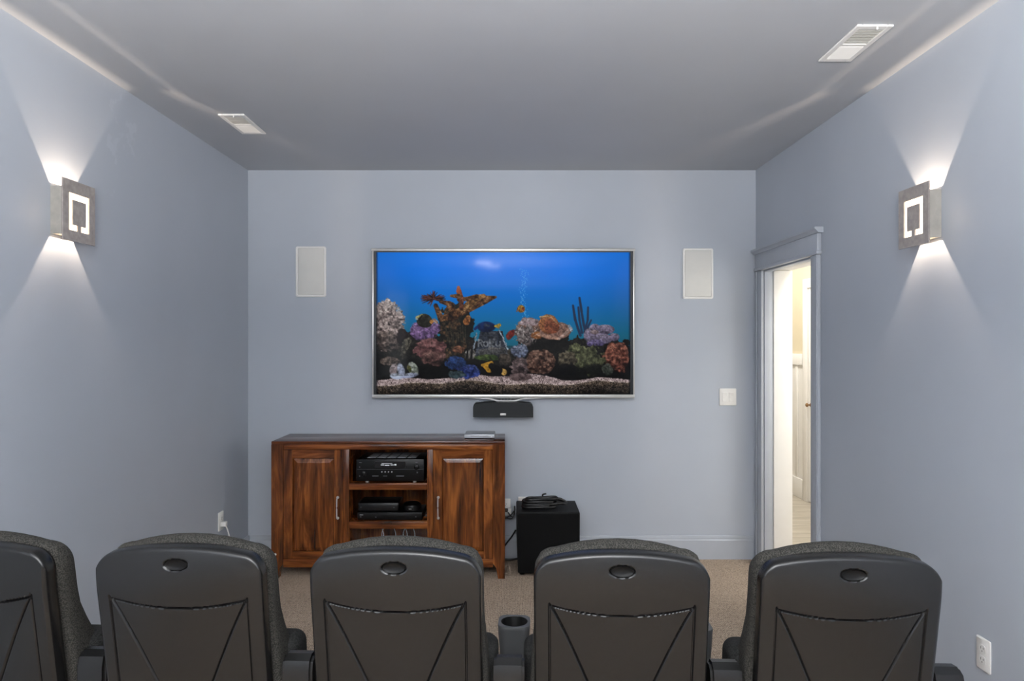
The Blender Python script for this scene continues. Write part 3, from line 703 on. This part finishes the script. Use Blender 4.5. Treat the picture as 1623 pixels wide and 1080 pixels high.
# green algae, blue coral, yellow tangs
blob(715, 692, 78, 20, ((18, 30, 12), (60, 84, 32), (104, 124, 60)), 53, .4, ts=12, contrast=2)
blob(610, 668, 34, 30, ((20, 20, 20), (110, 104, 100), (200, 196, 190)), 54, .3, ts=14, contrast=2.5)
for x in (597, 622): seg((x, 640), (x-4, 690), 6, 6, (16, 16, 18))
blob(535, 725, 66, 42, ((6, 16, 44), (18, 48, 110), (44, 82, 160)), 55, .35, ts=14, contrast=1.8)
blob(612, 772, 72, 42, ((8, 14, 46), (28, 46, 122), (70, 94, 184)), 56, .35, ts=13, contrast=2.2)
blob(540, 790, 55, 26, ((10, 20, 24), (40, 58, 66), (80, 100, 104)), 57, .35, ts=13, contrast=1.8)
blob(745, 750, 54, 34, ((8, 7, 6), (20, 18, 16), (40, 36, 30)), 58, .1)
seg((682, 735), (735, 722), 8, 12, (216, 150, 24), 4); seg((692, 738), (722, 752), 10, 26, (206, 142, 22), 4); seg((790, 765), (808, 775), 14, 18, (224, 168, 70), 5); seg((735, 740), (775, 765), 18, 26, (14, 12, 12), 4); seg((728, 748), (745, 775), 4, 10, (14, 12, 12), 4)
blob(900, 740, 58, 60, ((22, 16, 18), (92, 72, 74), (150, 126, 126)), 59, .45, ts=26, contrast=2.2)
blob(805, 700, 42, 40, ((18, 16, 14), (70, 60, 52), (120, 104, 92)), 62, .45, ts=14, contrast=2)
blob(900, 805, 62, 26, ((20, 14, 14), (78, 60, 60), (126, 104, 104)), 63, .45, ts=18, contrast=2)
# clams lower left
for cx, cy, rx, ry, rot, cs in ((165, 760, 26, 38, .3, ((90, 74, 80), (150, 132, 136), (190, 176, 178))), (208, 765, 24, 48, -.25, ((90, 100, 140), (150, 160, 192), (196, 204, 222))), (180, 800, 44, 20, .1, ((110, 124, 160), (160, 172, 200), (204, 212, 226))), (278, 755, 30, 46, -.55, ((70, 80, 70), (140, 150, 136), (206, 210, 204))), (255, 795, 62, 17, -.15, ((100, 110, 148), (148, 158, 190), (190, 198, 216)))): blob(cx, cy, rx, ry, cs, int(cx), .06, ts=30, contrast=.9, rot=rot)
blob(256, 758, 14, 26, ((40, 60, 20), (86, 90, 40), (130, 120, 60)), 64, .2, rot=-.4)
# orange fish, red fish
blob(910, 404, 24, 24, ((120, 60, 16), (210, 140, 30), (240, 190, 60)), 70, .1); seg((918, 402), (922, 412), 7, 5, (190, 70, 30), 4); seg((890, 398), (884, 420), 3, 3, (160, 90, 30)); seg((904, 390), (900, 415), 2.5, 2.5, (90, 60, 20))
blob(846, 555, 34, 22, ((80, 14, 14), (150, 40, 34), (186, 70, 50)), 71, .2, rot=-.9)
# big table coral
blob(960, 520, 92, 66, ((70, 46, 40), (140, 100, 84), (196, 160, 150)), 72, .18, ts=14, contrast=1.6)
blob(958, 482, 62, 26, ((120, 96, 100), (176, 150, 156), (206, 188, 196)), 73, .25, ts=14)
blob(930, 560, 60, 60, ((50, 46, 50), (120, 104, 104), (190, 176, 176)), 74, .35, ts=10, contrast=2.4)
blob(1000, 560, 36, 26, ((110, 56, 20), (170, 96, 44), (204, 136, 72)), 75, .2)
blob(1110, 535, 98, 52, ((96, 60, 50), (164, 116, 100), (202, 158, 140)), 76, .08, ts=40, contrast=1.0, rot=-.1)
seg((1010, 555), (1130, 580), 9, 7, (214, 158, 130), 4, .8); seg((1130, 580), (1200, 520), 7, 9, (206, 170, 156), 4, .8); seg((1190, 505), (1204, 530), 8, 8, (176, 196, 220), 5, .8)
blob(1070, 495, 64, 58, ((110, 56, 26), (186, 108, 60), (216, 150, 92)), 77, .1, ts=40, contrast=1.0, rot=.5)
blob(1085, 505, 50, 44, ((110, 44, 26), (158, 78, 48), (176, 96, 62)), 78, .1, ts=40, contrast=.9, rot=.6)
seg((1018, 452), (1075, 446), 4, 5, (228, 170, 104), 3, .9); seg((1075, 446), (1120, 490), 4, 4, (206, 146, 96), 3, .8)
for k in range(34):
    x, y = rng.uniform(880, 1010), rng.uniform(480, 610); a = rng.uniform(0, PI); seg((x, y), (x+26*math.cos(a), y+26*math.sin(a)), 1.4, 1.4, (212, 202, 198), 2, .6)
# small blue and brown corals
blob(900, 650, 54, 46, ((40, 46, 66), (104, 116, 150), (164, 176, 204)), 80, .25, ts=11, contrast=2.2)
blob(1022, 715, 86, 74, ((34, 16, 12), (104, 66, 52), (164, 122, 102)), 81, .15, ts=12, contrast=2.6, light=.3)
# gorgonian
for pts, r in (([(1290, 575), (1275, 500), (1262, 420), (1250, 340)], 8), ([(1255, 560), (1225, 470), (1212, 385)], 8), ([(1265, 545), (1250, 470), (1243, 395)], 7), ([(1280, 540), (1298, 470), (1300, 395)], 7), ([(1240, 520), (1220, 440)], 7), ([(1295, 520), (1318, 470)], 6)):
    for p, q in zip(pts, pts[1:]): seg(p, q, r, r*.8, (26, 44, 72), 3)
# lilac leather coral
for cx, cy, rx, ry, sd in ((1345, 560, 72, 58, 90), (1400, 525, 55, 32, 91), (1340, 515, 34, 26, 92), (1450, 570, 36, 26, 93), (1400, 580, 44, 30, 94)): blob(cx, cy, rx, ry, ((66, 58, 84), (132, 118, 152), (184, 170, 198)), sd, .1, ts=26, contrast=.9, light=.6)
blob(1338, 540, 30, 16, ((110, 84, 88), (160, 134, 140), (196, 172, 176)), 95, .1)
blob(1350, 605, 60, 22, ((44, 36, 74), (96, 82, 140), (150, 134, 186)), 96, .3, ts=12, contrast=1.8)
# red bush coral, green lettuce coral
blob(1465, 690, 78, 92, ((34, 12, 8), (124, 60, 44), (196, 118, 92)), 97, .22, ts=13, contrast=2.5, light=.4)
blob(1280, 700, 122, 84, ((12, 13, 9), (66, 70, 44), (128, 132, 88)), 98, .35, ts=20, contrast=2.6, rot=.3)
blob(1180, 700, 62, 56, ((14, 12, 10), (84, 74, 56), (140, 128, 104)), 99, .4, ts=16, contrast=2.6)
blob(1350, 760, 110, 32, ((6, 7, 6), (16, 17, 14), (40, 42, 34)), 100, .35)
blob(1410, 760, 32, 36, ((14, 18, 14), (60, 66, 56), (110, 114, 100)), 101, .35, ts=14, contrast=2)
blob(1180, 760, 70, 34, ((5, 5, 6), (12, 11, 12), (26, 24, 24)), 102, .3)
put((np.clip(1-(U-62)/14, 0, 1)), (4, 10, 20), .7); put((np.clip(1-(1548-U)/14, 0, 1)), (4, 10, 20), .7)
img = np.clip(img, 0, 255)/255.0
water = ((img[..., 2] > img[..., 0]*1.9+.06) & (V < 620))
reef = np.where(water, 0, 1)*np.clip((V-300)/30, 0, 1)
grain = .55*fbm(11, 130)+.45*vnoise(7, 131)
det = np.clip(.30+1.0*grain+.12*(rng.random((PHX, PWX))-.5), .2, 1.15)
ontop = (V > sy_-4)
img = img*(1-reef*(~ontop)*(1-det*.9))[..., None]
grey = img.mean(-1, keepdims=True)
img = np.where((reef > .5)[..., None], grey+(img-grey)*.80, img)
# keep the display's own contrast
lin_img = np.where(img <= .04045, img/12.92, ((img+.055)/1.055)**2.4)
sx0, sx1, sz0, sz1 = x0+.027, x1-.027, z0+.030, z1-.026
gx = np.linspace(sx0, sx1, PWX); gz = np.linspace(sz1, sz0, PHX)
GX, GZ = np.meshgrid(gx, gz)
co = np.stack([GX, np.full_like(GX, .004), GZ], -1).reshape(-1, 3)
idx = np.arange(PWX*PHX).reshape(PHX, PWX)
fa = np.stack([idx[:-1, :-1], idx[1:, :-1], idx[1:, 1:], idx[:-1, 1:]], -1).reshape(-1, 4)
me = bpy.data.meshes.new('screen')
me.vertices.add(len(co)); me.vertices.foreach_set('co', co.astype(np.float32).ravel())
me.loops.add(fa.size); me.loops.foreach_set('vertex_index', fa.astype(np.int32).ravel())
me.polygons.add(len(fa)); me.polygons.foreach_set('loop_start', np.arange(0, fa.size, 4, dtype=np.int32))
me.update(calc_edges=True); me.validate()
at = me.color_attributes.new('picture', 'FLOAT_COLOR', 'POINT')
at.data.foreach_set('color', np.concatenate([lin_img.reshape(-1, 3), np.ones((PWX*PHX, 1))], 1).astype(np.float32).ravel())
m, nt, bs = new_mat('lit_screen')
an = nt.nodes.new('ShaderNodeAttribute'); an.attribute_name = 'picture'
nt.links.new(an.outputs['Color'], bs.inputs['Emission Color']); bs.inputs['Emission Strength'].default_value = 0.92
bs.inputs['Base Color'].default_value = (.002, .002, .002, 1); bs.inputs['Roughness'].default_value = .07; bs.inputs['Specular IOR Level'].default_value = .07
me.materials.append(m)
so = bpy.data.objects.new('screen', me); C.objects.link(so); so.parent = tv

# centre speaker under the television
cs = thing('center_speaker', 'small black centre speaker on the wall just below the television', 'speaker', (-.046, YB, 1.006))
sh = [(-.208, 0), (.208, 0), (.208, .07), (.203, .088), (.190, .099), (.10, .107), (-.10, .107), (-.190, .099), (-.203, .088), (-.208, .07)]
def shr(k, y): return [((x*(1-k)), y, .053+(z-.053)*(1-k*3)) for x, z in sh]
obj('cabinet_body', loft([shr(0, -.0005), shr(0, -.095)]), 'black', cs)
obj('grille', loft([shr(.008, -.095), shr(.008, -.108), shr(.02, -.116)]), 'grey_cloth', cs)
obj('badge', box(-.02, .02, -.118, -.116, .016, .030, .002), 'silver', cs)

# ------------------------------------------------------------------ theatre chairs (backs towards the camera)
ZT, ZB, HWB = .988, .30, .226
def lean(z): return (ZT-z)*.158
def roll(z): return 1.2*max(0, z-.86)**2
def top_z(x):
    a = abs(x)/HWB; z = ZT-.030*a**2.2
    r = .045; d = abs(x)-(HWB-r)
    if d > 0: z -= r-math.sqrt(max(0, r*r-d*d))
    return z
def half_w(z): return HWB-.004*max(0, (ZT-z))/.6
def line_d(px, pz, a, b_):
    ax, az = a; bx, bz = b_; L2 = (bx-ax)**2+(bz-az)**2
    t = max(0, min(1, ((px-ax)*(bx-ax)+(pz-az)*(bz-az))/L2)); return math.hypot(px-ax-t*(bx-ax), pz-az-t*(bz-az))
def make_shell():
    bm = bmesh.new(); nx, nz = 210, 230
    us = [math.sin(PI/2*(2*i/nx-1))*.55+(2*i/nx-1)*.45 for i in range(nx+1)]
    rows = []
    for j in range(nz+1):
        v = 1-(1-j/nz)**1.15; row = []
        for u in us:
            x = u*HWB; zt = top_z(x); z = ZB+v*(zt-ZB); xx = x*half_w(z)/HWB
            d = min(HWB-abs(x), zt-z, 9); y = lean(z)+roll(z)
            if abs(x) > HWB-.05 and zt-z < .05: d = min(d, (HWB-abs(x)+zt-z)*.6)
            bv = .011
            if d < bv: y += bv-math.sqrt(max(0, bv*bv-(bv-d)**2))
            y -= .010*(1-(x/HWB)**2)                                    # gently crowned back
            # oval recess for the cap
            e = math.hypot(x/.031, (z-.943)/.0150)
            if e < 1.1: y += .006*min(1, max(0, (1.1-e)/.1))
            # recessed lower field with its moulded creases
            xg = .186
            arc = .828+.024*(x/xg)**2
            if abs(x) < xg and z < arc:
                xe = xg-.185*max(0, ((arc-z)/.40))**.85                 # crease running in and down from the corner
                gr = lambda q: max(0, 1-abs(q)/.0040)
                y += .0022*min(1, (arc-z)/.004)
                g = max(gr(arc-z-.003), gr((abs(x)-xe)*.85)*min(1, (arc-z)/.01))
                if abs(x) < xe: y += .0022*min(1, (xe-abs(x))/.006)
                y += .0080*g
            dg = abs(abs(x)-xg)
            if z < .856 and dg < .0035: y += .007*(1-dg/.0035)
            row.append(bm.verts.new((xx, y, z)))
        rows.append(row)
    for j in range(nz):
        for i in range(nx): bm.faces.new((rows[j][i], rows[j][i+1], rows[j+1][i+1], rows[j+1][i]))
    # wrap the rim forward, then close it with an inner skin
    loop = [rows[0][i] for i in range(nx+1)]+[rows[j][nx] for j in range(1, nz+1)]+[rows[nz][i] for i in range(nx-1, -1, -1)]+[rows[j][0] for j in range(nz-1, 0, -1)]
    prev = loop
    for dy, ins in ((.020, -.001), (.036, .003), (.042, .012)):
        cur = []
        for v in loop:
            z = v.co.z; cx = v.co.x*(1-ins/HWB); cz = z-ins if z > ZB+.02 else z
            cur.append(bm.verts.new((cx, lean(z)+roll(z)+.011+dy, cz)))
        n = len(loop)
        for k in range(n): bm.faces.new((prev[k], prev[(k+1) % n], cur[(k+1) % n], cur[k]))
        prev = cur
    bm.faces.new(prev)
    return bm
def cushion_w(z):
    if z > .80: return .224
    t = (.80-z)/.30; return .224+.018*min(1, t*1.2)**1.2
def make_cushion():
    # outline points up the right side, over the top and down the left
    pts = []
    r = .055; zt = .996
    zs = [.36, .44, .52, .58, .63, .68, .73, .78, .83, .88, .91]
    for z in zs: pts.append((cushion_w(z), z))
    W = .224
    for k in range(1, 9):
        a = PI/2*k/8; pts.append((W-r+r*math.cos(a), zt-.026-r+r*math.sin(a)))
    for x in (.13, .09, .045, 0.0): pts.append((x, zt-.026*(x/(W-r))**2))
    full = pts+[(-x, z) for x, z in pts[::-1][1:]]
    rings = []
    for dep, ins in ((.036, .014), (.040, .006), (.048, .001), (.060, 0), (.080, .0), (.098, .003), (.112, .012), (.120, .028), (.122, .06)):
        ring = []
        for x, z in full:
            k = max(0, (.80-z))
            extra = 1+1.6*min(1, k/.28)**1.3 if dep > .045 else 1
            q = dep if dep <= .045 else .045+(dep-.045)*extra
            nx_ = x*(1-ins/W); nz_ = z-ins*max(0, min(1, (z-.7)/.25))
            ring.append((nx_, lean(z)+.026+q, nz_+(.008*math.sin(min(1, max(0, (dep-.04)/.05))*PI) if z > .95 else 0)))
        rings.append(ring)
    return loft(rings)
def make_seat():
    # tipped-up seat pad, standing on its rear edge
    rings = []
    for dep, ins in ((0, .03), (.006, .012), (.02, .002), (.045, 0), (.09, 0), (.11, .006), (.122, .03)):
        rings.append([(x*(1-ins/.256), .20+dep-.12*(z-.47), z-ins*(z-.47)/.21) for x, z in rrect(.512, .42, .032, 7, 0, .460)])
    return loft(rings)
def make_chair():
    t = thing('theater_chair', '', 'chair', group='row of charcoal theatre chairs')
    sh_ = obj('back_shell', make_shell(), 'shell', t, angle=50)
    obj('cap', lathe([(.0300, .004), (.0300, -.0015), (.0285, -.003), (.026, -.0015), (.014, .0005), (0, .001)], 32, 'Y', sx=1, sy=.48), 'cap', sh_, (0, lean(.943)+roll(.943)-.006, .943))
    obj('back_cushion', make_cushion(), 'fabric', t, angle=60)
    s = obj('seat', make_seat(), 'seatfab', t, angle=60)
    obj('seat_pan', loft([[(x, .325+d-.12*(z-.46), z) for x, z in rrect(.42-e, .36-e, .05, 5, 0, .46)] for d, e in ((0, 0), (.012, .0), (.02, .03))]), 'shell', s)
    obj('cross_beam', box(-.245, .245, .15, .20, .26, .31, .004), 'steel', t)
    b = bmesh.new(); bm_box(b, -.03, .03, .145, .205, .012, .265, .004); obj('post', b, 'steel', t)
    obj('foot_plate', box(-.05, .05, .06, .34, 0, .012, .003), 'steel', t)
    return t
def make_armrest():
    t = thing('armrest', '', 'armrest', group='armrests between the theatre chairs')
    # side panel: high at the rear, dropping to the front
    prof = [(.10, .03), (.10, .60), (.105, .635), (.125, .652), (.155, .650), (.20, .60), (.24, .548), (.30, .51), (.42, .488), (.50, .46), (.52, .42), (.50, .30), (.36, .14), (.34, .03)]
    b = prism(prof, 'X', -.030, .030)
    bmesh.ops.bevel(b, geom=[e for e in b.edges if abs(e.verts[0].co.x-e.verts[1].co.x) < 1e-6], offset=.008, segments=2, affect='EDGES')
    obj('side_panel', b, 'shell', t)
    prof = [(.097, .56), (.097, .625), (.104, .652), (.125, .664), (.150, .661), (.172, .636), (.158, .615), (.14, .56)]
    b = prism(prof, 'X', -.042, .042)
    bmesh.ops.bevel(b, geom=[e for e in b.edges if abs(e.verts[0].co.x-e.verts[1].co.x) < 1e-6], offset=.008, segments=2, affect='EDGES')
    obj('arm_pad', b, 'shell', t)
    R = lambda w_, z: [(x, y+.485, z) for x, y in rrect(w_, w_*1.0, w_*.28, 6)]
    Cc = lambda r_, z: [(r_*math.cos(PI/4*0+2*PI*(k+.5)/28), .485+r_*math.sin(2*PI*(k+.5)/28), z) for k in range(28)]
    n28 = len(R(.1, 0))
    rings = [R(.080, .484), R(.088, .488), R(.098, .56), R(.103, .605), R(.105, .613), R(.102, .617), Cc(.0445, .617), Cc(.043, .614)]
    ho = obj('cup_holder', loft(rings, cap=False), 'armpl', t, angle=45)
    obj('cup_well', loft([Cc(.0435, .6155), Cc(.042, .613), Cc(.038, .52), Cc(.036, .515)], cap=False), 'cap', ho)
    obj('cup_floor', loft([Cc(.037, .512), Cc(.037, .516)]), 'cap', ho)
    obj('foot_plate', box(-.04, .04, .04, .42, 0, .03, .004), 'steel', t)
    return t
A_, B_ = 1.744, .045
yaw = -math.atan(B_)
tans = [-.842, -.4917, -.1710, .1654, .5055]
xs = [-1.462]+[q*A_/(1+B_*q) for q in tans[1:]]
names = ['leftmost charcoal theatre chair, cut off by the left edge of the photo', 'charcoal theatre chair in front of the left end of the wooden cabinet, second from left',
         'middle charcoal theatre chair, directly in front of the wooden cabinet', 'charcoal theatre chair in front of the subwoofer, right of the cup holder',
         'rightmost charcoal theatre chair, in front of the doorway by the right wall']
ch = make_chair(); ar = make_armrest()
for i, x in enumerate(xs):
    loc = (x, A_-B_*x, 0)
    if i == 0: ch.location = loc; ch.rotation_euler = (0, 0, yaw); ch['label'] = names[0]
    else: dup(ch, loc, yaw, names[i])
arn = ['grey armrest between the two chairs furthest left', 'grey armrest between the second chair and the middle chair', 'grey armrest with open cup holder visible between the two central chairs',
       'grey armrest between the rightmost chair and its neighbour', 'grey armrest at the right end of the chair row by the right wall']
ax_ = [(xs[i]+xs[i+1])/2 for i in range(4)]+[xs[4]+.288]
for i, x in enumerate(ax_):
    loc = (x, A_-B_*x, 0)
    if i == 0: ar.location = loc; ar.rotation_euler = (0, 0, yaw); ar['label'] = arn[0]
    else: dup(ar, loc, yaw, arn[i])

for o in list(bpy.data.objects):
    if o.name.split('.')[0] in STUFF and o.parent: o['kind'] = 'stuff'          # marks too small to pick apart one by one
